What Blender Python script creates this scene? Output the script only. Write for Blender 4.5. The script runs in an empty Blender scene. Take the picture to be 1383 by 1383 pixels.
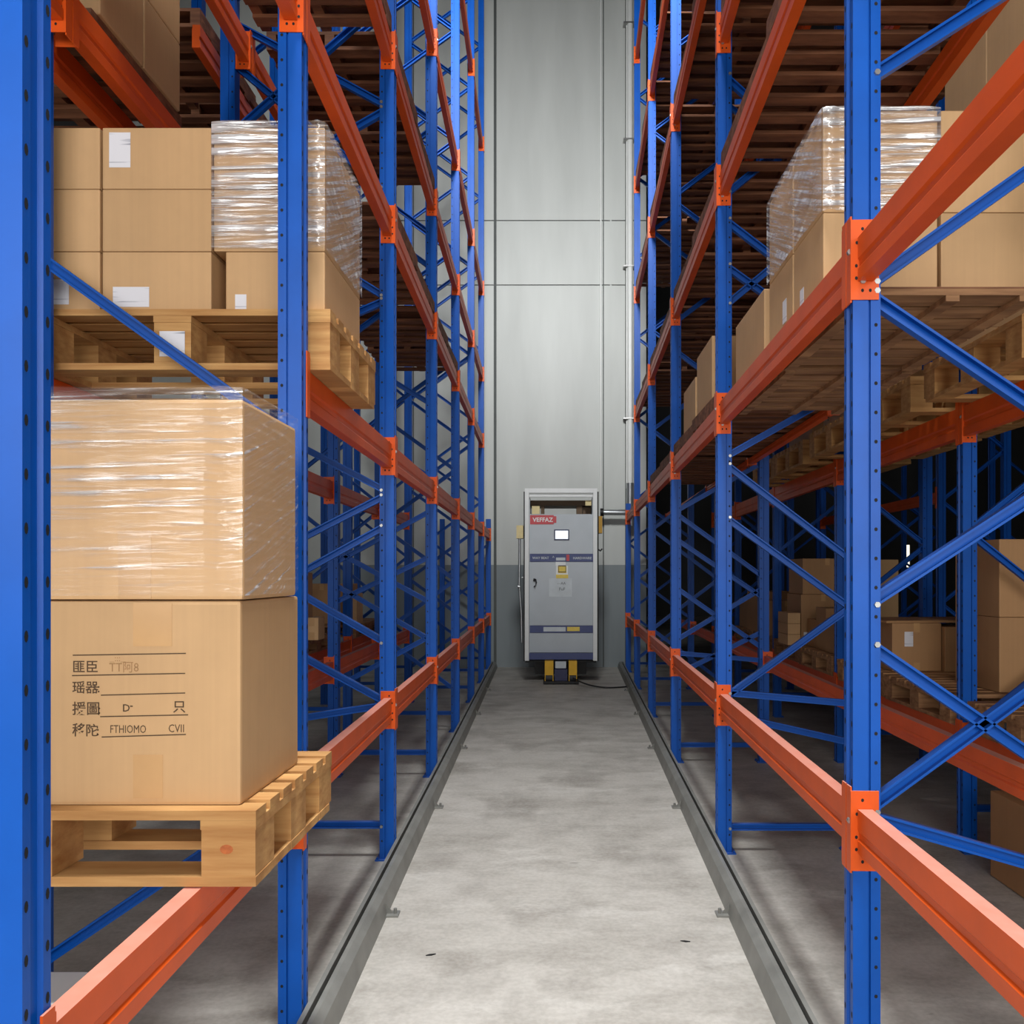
import bpy, bmesh, math, random
from mathutils import Vector, Matrix, noise

S = bpy.context.scene
C = S.collection
random.seed(7)
PI = math.pi
YWALL = 15.54
HC = 1.78            # eye height
SK = 0.0227          # the two racks open slightly away from each other
# ------------------------------------------------------------------ camera, light, exposure
cam = bpy.data.cameras.new('camera'); camo = bpy.data.objects.new('camera', cam); C.objects.link(camo)
camo.location = (0, 0, HC); camo.rotation_euler = (PI/2, 0, 0)
cam.sensor_width = 36; cam.lens = 1100/1383*36
cam.shift_x = (691.5-753)/1383; cam.shift_y = (775-691.5)/1383
cam.clip_start = 0.05; cam.clip_end = 200
S.camera = camo
w = bpy.data.worlds.new('world'); S.world = w; w.use_nodes = True
w.node_tree.nodes['Background'].inputs[0].default_value = (0.80, 0.88, 1.0, 1)
w.node_tree.nodes['Background'].inputs[1].default_value = 0.03
def area(name, loc, target, sx, sy, power, col=(1, 1, 1), spread=180):
    l = bpy.data.lights.new(name, 'AREA'); l.shape = 'RECTANGLE'; l.size = sx; l.size_y = sy
    l.energy = power; l.color = col; l.spread = math.radians(spread)
    o = bpy.data.objects.new(name, l); C.objects.link(o); o.location = loc
    o.rotation_euler = (Vector(target)-Vector(loc)).to_track_quat('-Z', 'Y').to_euler()
    return o
area('hall_daylight', (0.0, -3.0, 3.1), (0, 6, 2.6), 8.0, 2.8, 480, (1.0, 0.985, 0.96))
for k, (yy, pw) in enumerate(((1.3, 480), (5.0, 25))):
    area('high_bay_light', (0, yy, 13.9), (0, yy+0.15, 0), 1.4, 2.0, pw, (0.97, 0.99, 1.0), 80)
area('wall_wash_light', (0, 4.0, 9.0), (0.0, YWALL, 6.8), 1.2, 1.2, 225, (0.98, 0.99, 1.0), 80)
area('hall_side_light', (-5.2, 8.5, 13.8), (-4.0, YWALL, 9.0), 2.0, 3.0, 28, (0.97, 0.99, 1.0), 80)
S.view_settings.view_transform = 'Standard'; S.view_settings.look = 'None'
S.view_settings.gamma = 1; S.view_settings.use_curve_mapping = False
S.view_settings.exposure = 0.0

# ------------------------------------------------------------------ materials
def srgb(r, g, b):
    f = lambda c: (c/255/12.92) if c/255 <= 0.04045 else ((c/255+0.055)/1.055)**2.4
    return (f(r), f(g), f(b), 1)
class NT:
    def __init__(s, name):
        s.m = bpy.data.materials.new(name); s.m.use_nodes = True; s.t = s.m.node_tree
        s.b = s.t.nodes['Principled BSDF']; s.out = s.t.nodes['Material Output']
    def n(s, typ, **kw):
        x = s.t.nodes.new(typ)
        for k, v in kw.items():
            if k in x.inputs.keys(): x.inputs[k].default_value = v
            else: setattr(x, k, v)
        return x
    def l(s, a, b): s.t.links.new(a, b)
    def coords(s, kind='Object', scale=(1, 1, 1), rot=(0, 0, 0)):
        tc = s.n('ShaderNodeTexCoord'); mp = s.n('ShaderNodeMapping')
        mp.inputs['Scale'].default_value = scale; mp.inputs['Rotation'].default_value = rot
        s.l(tc.outputs[kind], mp.inputs['Vector']); return mp.outputs['Vector']
    def noise(s, vec, scale, detail=4, rough=0.5):
        x = s.n('ShaderNodeTexNoise'); x.inputs['Scale'].default_value = scale
        x.inputs['Detail'].default_value = detail; x.inputs['Roughness'].default_value = rough
        s.l(vec, x.inputs['Vector']); return x.outputs['Fac']
    def ramp(s, fac, stops):
        x = s.n('ShaderNodeValToRGB'); e = x.color_ramp.elements
        while len(e) < len(stops): e.new(0.5)
        for q, (p, c) in zip(e, stops): q.position = p; q.color = c
        s.l(fac, x.inputs['Fac']); return x.outputs['Color']
    def mix(s, fac, a, b):
        x = s.n('ShaderNodeMix', data_type='RGBA')
        for sock, v in ((x.inputs[0], fac), (x.inputs[6], a), (x.inputs[7], b)):
            if isinstance(v, (int, float)): sock.default_value = v
            elif isinstance(v, tuple): sock.default_value = v
            else: s.l(v, sock)
        return x.outputs[2]
    def bump(s, h, strength=0.2, dist=0.01):
        x = s.n('ShaderNodeBump'); x.inputs['Strength'].default_value = strength; x.inputs['Distance'].default_value = dist
        s.l(h, x.inputs['Height']); s.l(x.outputs['Normal'], s.b.inputs['Normal'])
    def col(s, c):
        if isinstance(c, tuple): s.b.inputs['Base Color'].default_value = c
        else: s.l(c, s.b.inputs['Base Color'])
    def set(s, rough=0.5, metal=0.0, spec=0.5, coat=0.0):
        s.b.inputs['Roughness'].default_value = rough; s.b.inputs['Metallic'].default_value = metal
        s.b.inputs['Specular IOR Level'].default_value = spec; s.b.inputs['Coat Weight'].default_value = coat
        return s
def plain(name, c, rough=0.5, metal=0.0, var=0.08, scale=8, spec=0.5, coat=0.0):
    m = NT(name); v = m.coords('Object'); f = m.noise(v, scale, 5)
    lo = tuple(x*(1-var) for x in c[:3])+(1,); hi = tuple(min(1, x*(1+var)) for x in c[:3])+(1,)
    m.col(m.ramp(f, [(0.3, lo), (0.7, hi)])); m.set(rough, metal, spec, coat); return m.m
def painted(name, c, top_sheen):
    m = NT(name); v = m.coords('Object'); f = m.noise(v, 3.5, 6, 0.6)
    lo = tuple(x*0.86 for x in c[:3])+(1,); hi = tuple(min(1, x*1.08) for x in c[:3])+(1,)
    base = m.ramp(f, [(0.3, lo), (0.7, hi)])
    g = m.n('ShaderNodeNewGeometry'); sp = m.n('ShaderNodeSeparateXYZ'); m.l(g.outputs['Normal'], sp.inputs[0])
    r = m.ramp(sp.outputs['Z'], [(0.75, (0, 0, 0, 1)), (0.98, (top_sheen, top_sheen, top_sheen, 1))])
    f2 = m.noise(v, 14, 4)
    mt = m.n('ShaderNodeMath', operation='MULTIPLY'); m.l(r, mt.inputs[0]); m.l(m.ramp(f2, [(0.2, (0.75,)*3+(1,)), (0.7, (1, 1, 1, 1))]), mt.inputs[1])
    m.col(m.mix(mt.outputs[0], base, srgb(196, 178, 168)))       # grazing-light sheen painted pale on upward faces
    m.set(0.42, 0, 0.32, 0.0); return m.m
M = {}
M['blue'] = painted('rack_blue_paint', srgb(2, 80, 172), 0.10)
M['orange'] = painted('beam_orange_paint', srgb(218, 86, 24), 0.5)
M['dark'] = plain('dark_void', srgb(12, 12, 14), 0.8, 0, 0.1)
M['steel'] = plain('zinc_steel', srgb(170, 170, 168), 0.35, 0.8, 0.1, 20)
def m_card(name, c, k=1.0):
    m = NT(name)
    oi = m.n('ShaderNodeObjectInfo')
    v = m.coords('Object'); f = m.noise(v, 2.2, 5, 0.6)
    v2 = m.coords('Object', (60, 60, 2.0)); f2 = m.noise(v2, 1.0, 2)
    lo = tuple(x*0.90 for x in c[:3])+(1,); hi = tuple(min(1, x*1.07) for x in c[:3])+(1,)
    a = m.ramp(f, [(0.3, lo), (0.7, hi)])
    b = m.mix(0.12, a, m.ramp(f2, [(0.35, tuple(x*0.7 for x in c[:3])+(1,)), (0.65, c)]))
    hs = m.n('ShaderNodeHueSaturation'); mr = m.n('ShaderNodeMapRange')
    mr.inputs['To Min'].default_value = 0.9; mr.inputs['To Max'].default_value = 1.06
    m.l(oi.outputs['Random'], mr.inputs['Value']); m.l(mr.outputs[0], hs.inputs['Value']); m.l(b, hs.inputs['Color'])
    m.col(hs.outputs['Color']); m.bump(f2, 0.05, 0.002); m.set(0.62, 0, 0.35); return m.m
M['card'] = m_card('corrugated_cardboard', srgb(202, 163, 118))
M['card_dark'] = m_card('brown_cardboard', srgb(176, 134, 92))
M['tape'] = plain('packing_tape', srgb(196, 155, 108), 0.22, 0, 0.05, 10)
def m_wood(name, c, d):
    m = NT(name); oi = m.n('ShaderNodeObjectInfo')
    tc = m.n('ShaderNodeTexCoord'); ad = m.n('ShaderNodeVectorMath', operation='ADD')
    m.l(tc.outputs['Object'], ad.inputs[0]); m.l(oi.outputs['Location'], ad.inputs[1])
    mp = m.n('ShaderNodeMapping'); mp.inputs['Scale'].default_value = (1.6, 9, 22); m.l(ad.outputs[0], mp.inputs['Vector'])
    f = m.noise(mp.outputs['Vector'], 1.6, 6, 0.62)
    mp2 = m.n('ShaderNodeMapping'); mp2.inputs['Scale'].default_value = (0.6, 7, 1.2); m.l(ad.outputs[0], mp2.inputs['Vector'])
    f2 = m.noise(mp2.outputs['Vector'], 1.3, 2)
    a = m.ramp(f, [(0.3, d), (0.62, c)])
    b = m.mix(m.ramp(f2, [(0.38, (0, 0, 0, 1)), (0.62, (0.45, 0.45, 0.45, 1))]), a, tuple(x*0.62 for x in d[:3])+(1,))
    m.col(b); m.bump(f, 0.15, 0.004); m.set(0.7, 0, 0.3); return m.m
M['wood'] = m_wood('pallet_pine', srgb(212, 166, 106), srgb(176, 124, 72))
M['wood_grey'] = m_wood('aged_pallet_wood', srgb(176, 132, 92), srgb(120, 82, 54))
M['wood_deck'] = m_wood('dark_deck_wood', srgb(150, 100, 70), srgb(92, 56, 38))
M['knot'] = plain('wood_knot', srgb(170, 92, 44), 0.6, 0, 0.25, 60)
def m_label():
    m = NT('printed_paper'); v = m.coords('Object', (6, 6, 70)); f = m.noise(v, 1.0, 2)
    m.col(m.ramp(f, [(0.30, srgb(150, 152, 165)), (0.42, srgb(224, 224, 230))])); m.set(0.5); return m.m
M['paper'] = m_label()
M['ink'] = plain('box_ink', srgb(74, 52, 30), 0.7, 0, 0.25, 60)
M['ink_faint'] = plain('faded_box_ink', srgb(150, 112, 72), 0.7, 0, 0.15, 60)
def m_film(slant=0.0, heavy=0.0):
    m = NT('stretch_film')
    tc = m.n('ShaderNodeTexCoord'); mp0 = m.n('ShaderNodeMapping'); mp0.inputs['Rotation'].default_value = (-math.atan(slant), 0.02, 0)
    m.l(tc.outputs['Object'], mp0.inputs['Vector'])
    def st(sc, noise_scale, det):
        mp = m.n('ShaderNodeMapping'); mp.inputs['Scale'].default_value = sc; m.l(mp0.outputs[0], mp.inputs['Vector']); return m.noise(mp.outputs[0], noise_scale, det, 0.55)
    f = st((2.4, 2.4, 74), 1.0, 4)           # tight horizontal creases
    g2 = st((5, 5, 7), 0.8, 3)               # where the film is bunched
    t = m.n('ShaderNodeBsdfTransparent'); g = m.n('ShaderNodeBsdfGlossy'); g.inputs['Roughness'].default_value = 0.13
    d = m.n('ShaderNodeBsdfDiffuse'); d.inputs['Color'].default_value = (0.92, 0.92, 0.93, 1)  # milky film; its white also paints in the glints along the creases
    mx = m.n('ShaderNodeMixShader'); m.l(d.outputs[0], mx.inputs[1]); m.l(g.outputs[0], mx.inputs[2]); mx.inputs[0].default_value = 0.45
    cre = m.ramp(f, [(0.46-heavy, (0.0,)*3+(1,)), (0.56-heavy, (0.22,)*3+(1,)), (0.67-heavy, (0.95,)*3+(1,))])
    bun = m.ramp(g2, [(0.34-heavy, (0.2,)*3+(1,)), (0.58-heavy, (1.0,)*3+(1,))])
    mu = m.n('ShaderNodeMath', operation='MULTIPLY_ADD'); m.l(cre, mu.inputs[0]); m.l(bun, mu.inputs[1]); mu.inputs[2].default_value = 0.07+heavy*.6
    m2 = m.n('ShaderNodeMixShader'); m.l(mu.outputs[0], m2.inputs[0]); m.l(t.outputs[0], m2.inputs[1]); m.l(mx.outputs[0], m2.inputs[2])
    bp = m.n('ShaderNodeBump'); bp.inputs['Strength'].default_value = 0.6; bp.inputs['Distance'].default_value = 0.006
    m.l(f, bp.inputs['Height']); m.l(bp.outputs[0], g.inputs['Normal'])
    m.l(m2.outputs[0], m.out.inputs['Surface']); return m.m
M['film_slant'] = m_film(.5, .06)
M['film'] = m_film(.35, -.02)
def m_floor():
    m = NT('trowelled_concrete'); v = m.coords('Object')
    a = m.noise(v, 0.55, 6, 0.6); b = m.noise(m.coords('Object', (1.0, 1.9, 1)), 1.3, 9, 0.72); c = m.noise(v, 40, 3)
    st = m.noise(m.coords('Object', (1.4, 3.0, 1), (0, 0, .25)), 0.9, 10, 0.75); pa = m.noise(m.coords('Object', (1.6, 1.1, 1)), 1.0, 4, 0.6)
    base = m.ramp(a, [(0.3, srgb(172, 168, 160)), (0.7, srgb(196, 192, 184))])
    b2 = m.mix(m.ramp(b, [(0.44, (0, 0, 0, 1)), (0.66, (0.62,)*3+(1,))]), base, srgb(132, 127, 118))
    b2 = m.mix(m.ramp(pa, [(0.50, (0, 0, 0, 1)), (0.66, (0.5,)*3+(1,))]), b2, srgb(118, 113, 105))
    b3 = m.mix(m.ramp(st, [(0.54, (0, 0, 0, 1)), (0.66, (0.55,)*3+(1,))]), b2, srgb(208, 205, 198))
    b4 = m.mix(0.10, b3, m.ramp(c, [(0.4, srgb(110, 106, 100)), (0.6, srgb(205, 202, 196))]))
    sk = m.noise(m.coords('Object', (2.2, 10, 1)), 2.6, 2)
    b5 = m.mix(m.ramp(sk, [(0.76, (0, 0, 0, 1)), (0.79, (0.7,)*3+(1,))]), b4, srgb(84, 80, 75))
    m.col(b5); m.set(0.55, 0, 0.4)
    m.l(m.ramp(b, [(0.3, (0.42,)*3+(1,)), (0.7, (0.62,)*3+(1,))]), m.b.inputs['Roughness'])
    m.bump(c, 0.08, 0.003); return m.m
M['floor'] = m_floor()
def m_wall():
    m = NT('painted_wall_panel'); v = m.coords('Object'); f = m.noise(m.coords('Object', (2, 2, 0.35)), 1.2, 5)
    sp = m.n('ShaderNodeSeparateXYZ'); m.l(v, sp.inputs[0])
    mt = m.n('ShaderNodeMath', operation='GREATER_THAN'); m.l(sp.outputs['Z'], mt.inputs[0]); mt.inputs[1].default_value = 1.95
    up = m.ramp(f, [(0.3, srgb(190, 193, 188)), (0.7, srgb(202, 205, 200))])
    lo = m.ramp(f, [(0.3, srgb(128, 136, 138)), (0.7, srgb(138, 146, 148))])      # two-tone paint, grey dado
    m.col(m.mix(mt.outputs[0], lo, up)); m.set(0.5, 0, 0.4); return m.m
M['wall'] = m_wall()
M['hall_wall'] = plain('hall_wall_paint', srgb(72, 72, 72), 0.8, 0, 0.1, 1)
M['ceiling'] = plain('ceiling_sheet', srgb(84, 84, 83), 0.8, 0, 0.1, 1)
M['seam'] = plain('panel_seam', srgb(84, 88, 86), 0.7)
M['rail'] = plain('galvanised_rail', srgb(126, 126, 121), 0.45, 0.15, 0.18, 6)
M['white'] = plain('white_powder_coat', srgb(228, 231, 230), 0.35, 0, 0.03)
M['cab'] = plain('cabinet_grey', srgb(176, 184, 190), 0.3, 0, 0.04, 3)
M['band'] = plain('cabinet_blue_band', srgb(58, 70, 120), 0.4, 0, 0.06)
M['navy'] = plain('navy_plastic', srgb(40, 44, 84), 0.4)
M['yellow'] = plain('machine_yellow', srgb(224, 172, 20), 0.4, 0, 0.08)
M['ylabel'] = plain('caution_yellow', srgb(232, 204, 92), 0.5, 0, 0.06, 30)
M['red'] = plain('sign_red', srgb(196, 72, 78), 0.45, 0, 0.06)
M['cream'] = plain('cream_plastic', srgb(222, 204, 150), 0.5)
M['ochre'] = plain('ochre_plastic', srgb(184, 140, 40), 0.5)
M['brown'] = plain('dark_brown_shelf', srgb(92, 70, 46), 0.6)
M['black'] = plain('black_rubber', srgb(22, 22, 24), 0.55)
M['notice'] = plain('pale_notice', srgb(196, 204, 208), 0.4)
M['pipe'] = plain('white_pipe', srgb(232, 234, 230), 0.3, 0, 0.03)
M['galv'] = plain('galvanised_pipe', srgb(180, 184, 186), 0.3, 0.75, 0.12, 12)
def emis(name, c, k):
    m = NT(name); m.col(c); m.b.inputs['Emission Color'].default_value = c; m.b.inputs['Emission Strength'].default_value = k; return m.m
M['screen'] = emis('lit_screen', (0.85, 0.93, 1, 1), 0.75)
M['pane'] = emis('daylit_pane', (1.0, 0.93, 0.75, 1), 1.6)

# ------------------------------------------------------------------ mesh helpers
class MB:
    def __init__(s): s.v = []; s.f = []; s.mi = []; s.sm = []
    def add(s, vs, fs, mi=0, smooth=False):
        o = len(s.v); s.v += [tuple(p) for p in vs]
        for f in fs: s.f.append([i+o for i in f]); s.mi.append(mi); s.sm.append(smooth)
        return s
    def box(s, x0, x1, y0, y1, z0, z1, mi=0):
        x0, x1 = min(x0, x1), max(x0, x1); y0, y1 = min(y0, y1), max(y0, y1); z0, z1 = min(z0, z1), max(z0, z1)
        v = [(x0, y0, z0), (x1, y0, z0), (x1, y1, z0), (x0, y1, z0), (x0, y0, z1), (x1, y0, z1), (x1, y1, z1), (x0, y1, z1)]
        return s.add(v, [(0, 3, 2, 1), (4, 5, 6, 7), (0, 1, 5, 4), (1, 2, 6, 5), (2, 3, 7, 6), (3, 0, 4, 7)], mi)
    def prism(s, prof, A, U, V, W, mi=0):
        A, U, V, W = Vector(A), Vector(U), Vector(V), Vector(W); n = len(prof)
        area2 = sum(prof[i][0]*prof[(i+1) % n][1]-prof[(i+1) % n][0]*prof[i][1] for i in range(n))
        if (U.cross(V).dot(W) > 0) != (area2 > 0): prof = prof[::-1]
        a = [A+U*p+V*q for p, q in prof]; b = [p+W for p in a]
        fs = [(i, (i+1) % n, n+(i+1) % n, n+i) for i in range(n)]+[tuple(range(n-1, -1, -1)), tuple(range(n, 2*n))]
        return s.add(a+b, fs, mi)
    def disc(s, c, U, V, ru, rv, mi=0, n=8):
        c, U, V = Vector(c), Vector(U), Vector(V)
        return s.add([c+U*(ru*math.cos(2*PI*k/n))+V*(rv*math.sin(2*PI*k/n)) for k in range(n)], [tuple(range(n))], mi)
    def tube(s, path, r, n=10, mi=0):
        P = [Vector(p) for p in path]; rings = []
        for i, p in enumerate(P):
            t = (P[min(i+1, len(P)-1)]-P[max(i-1, 0)]).normalized()
            a = t.cross(Vector((0, 0, 1)) if abs(t.z) < 0.9 else Vector((1, 0, 0))).normalized(); b = t.cross(a)
            rings.append([p+a*(r*math.cos(2*PI*k/n))+b*(r*math.sin(2*PI*k/n)) for k in range(n)])
        v = [q for R in rings for q in R]; f = []
        for i in range(len(P)-1):
            for k in range(n):
                f.append((i*n+k, i*n+(k+1) % n, (i+1)*n+(k+1) % n, (i+1)*n+k))
        s.add(v, f, mi, True)
        s.add(rings[0], [tuple(range(n))], mi); s.add(rings[-1], [tuple(range(n-1, -1, -1))], mi); return s
    def mesh(s, name, mats):
        m = bpy.data.meshes.new(name); m.from_pydata(s.v, [], s.f); m.update()
        for q in (mats if isinstance(mats, list) else [mats]): m.materials.append(q)
        m.polygons.foreach_set('material_index', s.mi); m.polygons.foreach_set('use_smooth', s.sm)
        return m
def put(name, mesh, parent=None, loc=(0, 0, 0), rz=0, **pr):
    o = bpy.data.objects.new(name, mesh); C.objects.link(o); o.location = loc; o.rotation_euler = (0, 0, rz)
    if parent: o.parent = parent
    for k, v in pr.items(): o[k] = v
    return o
def thing(name, label, cat, loc=(0, 0, 0), rz=0, group=None):
    o = bpy.data.objects.new(name, None); C.objects.link(o); o.location = loc; o.rotation_euler = (0, 0, rz)
    o.empty_display_size = 0.1; o['label'] = label; o['category'] = cat
    if group: o['group'] = group
    return o
CACHE = {}
def cached(key, fn):
    if key not in CACHE: CACHE[key] = fn()
    return CACHE[key]
def rbox(dx, dy, dz, bev, mat, name='box', cx=True):
    def make():
        bm = bmesh.new(); bmesh.ops.create_cube(bm, size=1.0)
        bmesh.ops.scale(bm, vec=(dx, dy, dz), verts=bm.verts)
        bmesh.ops.translate(bm, vec=(0, 0, dz/2), verts=bm.verts)
        if bev: bmesh.ops.bevel(bm, geom=bm.edges[:], offset=bev, segments=2, affect='EDGES', profile=0.6)
        m = bpy.data.meshes.new(name); bm.to_mesh(m); bm.free(); m.materials.append(mat); return m
    return cached(('rb', round(dx, 3), round(dy, 3), round(dz, 3), bev, mat.name), make)
def text_mesh(body, size, mat, name='printed_text', align='LEFT', bold=0.0, sx=1.0):
    cu = bpy.data.curves.new(name, 'FONT'); cu.body = body; cu.size = size; cu.align_x = align; cu.offset = bold
    cu.fill_mode = 'FRONT'; cu.resolution_u = 2
    o = bpy.data.objects.new(name, cu); C.objects.link(o)
    bpy.context.view_layer.update()
    me = bpy.data.meshes.new_from_object(o.evaluated_get(bpy.context.evaluated_depsgraph_get()))
    bpy.data.objects.remove(o); bpy.data.curves.remove(cu)
    me.transform(Matrix.Diagonal((sx, 1, 1, 1)))
    me.transform(Matrix.Rotation(PI/2, 4, 'X'))            # stands up, readable from -Y
    me.materials.clear(); me.materials.append(mat); me.name = name; return me
def joined(meshes, name, mats):
    bm = bmesh.new()
    for me, off, mi in meshes:
        n0 = len(bm.verts); f0 = len(bm.faces); bm.from_mesh(me); bm.verts.ensure_lookup_table(); bm.faces.ensure_lookup_table()
        bmesh.ops.translate(bm, vec=off, verts=bm.verts[n0:])
        for f in bm.faces[f0:]: f.material_index = mi
    m = bpy.data.meshes.new(name); bm.to_mesh(m); bm.free()
    for q in mats: m.materials.append(q)
    return m
ORD = ['zeroth', 'first', 'second', 'third', 'fourth', 'fifth', 'sixth', 'seventh', 'eighth']
SIDE = {1: 'right', -1: 'left'}
def X(s, x, d): return s*(x+SK*d)

# ------------------------------------------------------------------ the building
YW = 15.54
def struct(name, mb, mats):
    return put(name, mb.mesh(name, mats), kind='structure')
fl = MB(); fl.box(-9, 22, -9, 34, -0.2, 0); struct('floor', fl, M['floor'])
wb = MB(); xe = [-9, -6.4, -4.5, -2.75, -1.19, 0.875, 1.30, 1.70]; ze = [0, 7.29, 8.52, 14.5]; g = 0.010
wb.box(-9, 1.70, YW+0.02, YW+0.25, 0, 14.5, 1)
for i in range(len(xe)-1):
    for j in range(len(ze)-1):
        wb.box(xe[i]+g, xe[i+1]-g, YW, YW+0.019, ze[j]+(g if j else 0), ze[j+1]-g, 0)
struct('wall_back', wb, [M['wall'], M['seam']])
tr = MB(); tr.box(1.00, 1.03, YW-0.012, YW-0.0005, 0, 14.4); struct('trim_1', tr, M['wall'])
tr = MB(); tr.box(-1.215, -1.165, YW-0.02, YW-0.0005, 0, 14.4); struct('trim_2', tr, M['seam'])
q = MB(); q.box(-9.2, -9, -9, YW+0.25, 0, 14.5); struct('wall_left', q, M['hall_wall'])
q = MB(); q.box(22, 22.2, -9, 34, 0, 14.5); struct('wall_right', q, M['hall_wall'])
q = MB(); q.box(1.5, 1.70, YW+0.25, 34, 0, 14.5); struct('wall_return', q, M['hall_wall'])
q = MB(); q.box(1.5, 22, 34, 34.2, 0, 14.5); struct('wall_far', q, M['hall_wall'])
q = MB(); q.box(-9, 22, -9, 34, 14.5, 14.7); struct('ceiling', q, M['ceiling'])
def at(u, v, d): return ((u-753)/1100*d, d, HC+(775-v)/1100*d)
for k, (u0, u1, v0, v1) in enumerate(((1219, 1229, 736, 766), (1270, 1276, 730, 785), (1318, 1324, 742, 786), (1233, 1242, 766, 771), (1066, 1070, 700, 712)), 1):
    a = at(u0, v1, 33.9); b = at(u1, v0, 33.9)
    f = MB(); f.box(a[0]-.05, b[0]+.05, 33.9, 34, a[2]-.05, a[2]); f.box(a[0]-.05, b[0]+.05, 33.9, 34, b[2], b[2]+.05)
    f.box(a[0]-.05, a[0], 33.9, 34, a[2], b[2]); f.box(b[0], b[0]+.05, 33.9, 34, a[2], b[2])
    o = struct('window_%d' % k, f, M['hall_wall'])
    p = MB(); p.box(a[0], b[0], 33.95, 33.98, a[2], b[2]); put('pane', p.mesh('pane', M['pane']), o)

# ------------------------------------------------------------------ racks
PW, PD = 0.09, 0.08
def post_mesh(s, h, holes):
    def make():
        mb = MB(); a, d = PW, PD/2
        prof = [(0, -d), (0.050, -d), (0.050, -d+.010), (0.058, -d+.010), (0.058, -d), (a, -d), (a, d), (0.058, d), (0.058, d-.010), (0.050, d-.010), (0.050, d), (0, d),
                (0, d-.022), (0.009, d-.026), (0.009, -d+.026), (0, -d+.022)]
        mb.prism([(s*p, q) for p, q in prof], (0, 0, 0), (1, 0, 0), (0, 1, 0), (0, 0, h))
        if holes:
            z = 0.12
            while z < h-0.05:
                mb.disc((s*0.075, -d-.0006, z), (1, 0, 0), (0, 0, 1), 0.0058, 0.0065, 1)
                mb.disc((-s*0.0004, -d+.010, z+.03), (0, 1, 0), (0, 0, 1), 0.0055, 0.011, 1)
                mb.disc((-s*0.0004, d-.010, z+.03), (0, 1, 0), (0, 0, 1), 0.0055, 0.011, 1)
                z += 0.095
        return mb.mesh('post', [M['blue'], M['dark']])
    return cached(('post', s, h, holes), make)
def brace_mesh(dx, dz, wdt=0.042):
    def make():
        L = math.hypot(dx, dz); W = Vector((dx, 0, dz)); U = Vector((-dz/L, 0, dx/L)); V = Vector((0, 1, 0)); h = wdt/2; t = .004
        prof = [(-h, -.016), (-h+.008, -.016), (-h+.008, -.012), (-h+t, -.012), (-h+t, .012), (h-t, .012), (h-t, -.012), (h-.008, -.012), (h-.008, -.016), (h, -.016), (h, .016), (-h, .016)]
        mb = MB(); mb.prism(prof, (0, 0, 0), U, V, W); return mb.mesh('brace', M['blue'])
    return cached(('br', round(dx, 3), round(dz, 3), wdt), make)
def foot_mesh(s):
    def make():
        mb = MB(); mb.box(0, .115*s, -.06, .06, 0, .008)
        for px, py in ((.103, .045), (.103, -.045)): mb.tube([(s*px, py, .008), (s*px, py, .02)], .007, 8)
        return mb.mesh('foot_plate', M['blue'])
    return cached(('foot', s), make)
def bolt_mesh():
    def make():
        mb = MB(); mb.tube([(0, -.006, 0), (0, .006, 0)], .010, 6); return mb.mesh('bolt', M['steel'])
    return cached('bolt', make)
def frame(s, xf, d, depth, h, braces, label, holes=True, group=None, bolts=False, rear=True):
    """front post at the aisle, rear post behind it, braces (z_front, z_rear) relative to eye height"""
    t = thing('upright_frame', label, 'rack frame', (X(s, xf, d), d, 0), 0, group)
    put('post', post_mesh(s, h, holes), t)
    put('foot_plate', foot_mesh(s), t)
    if rear:
        put('post', post_mesh(-s, h, holes), t, (s*depth, 0, 0)); put('foot_plate', foot_mesh(-s), t, (s*depth, 0, 0))
    for zf, zr in braces:
        a, b = 0.06, depth-0.06
        o = put('brace', brace_mesh(s*(b-a), zr-zf), t, (s*a, 0, zf+HC))
        if bolts: put('bolt', bolt_mesh(), o, (s*.018, -.042, 0))
    return t
def beam_rail_mesh(s, L, h):
    def make():
        mb = MB(); w = 0.05; t = h/2
        prof = [(0, -t), (0, -.22*h), (.006, -.16*h), (.006, -.04*h), (0, .02*h), (0, t), (w*.94, t), (w*.94, t-.02), (w, t-.02), (w, -t)]
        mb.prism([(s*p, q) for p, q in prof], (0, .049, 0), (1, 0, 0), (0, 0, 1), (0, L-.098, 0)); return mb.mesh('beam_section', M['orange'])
    return cached(('beam', s, round(L, 2), h), make)
def conn_mesh(s, far, hh):
    def make():
        mb = MB(); k = -1 if far else 1; t = .004
        y0 = .0415 if not far else -.0415
        mb.box(-.008*s, .083*s, y0, y0+k*t, -hh/2, hh/2)                       # plate across the post
        mb.box(-.008*s, -.003*s, y0, y0-k*.038, -hh/2-.008, hh/2+.012)          # lip on the aisle side
        for zz, xx in ((hh/2-.03, .03), (-hh/2+.03, .03), (-hh/2+.03, .055), (hh/2-.075, .012), (-.02, .01), (-.06, .01)):
            mb.disc((s*xx, y0+k*(t+.0006), zz), (1, 0, 0), (0, 0, 1), .005, .006, 1)
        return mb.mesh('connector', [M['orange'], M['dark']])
    return cached(('conn', s, far, hh), make)
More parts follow.
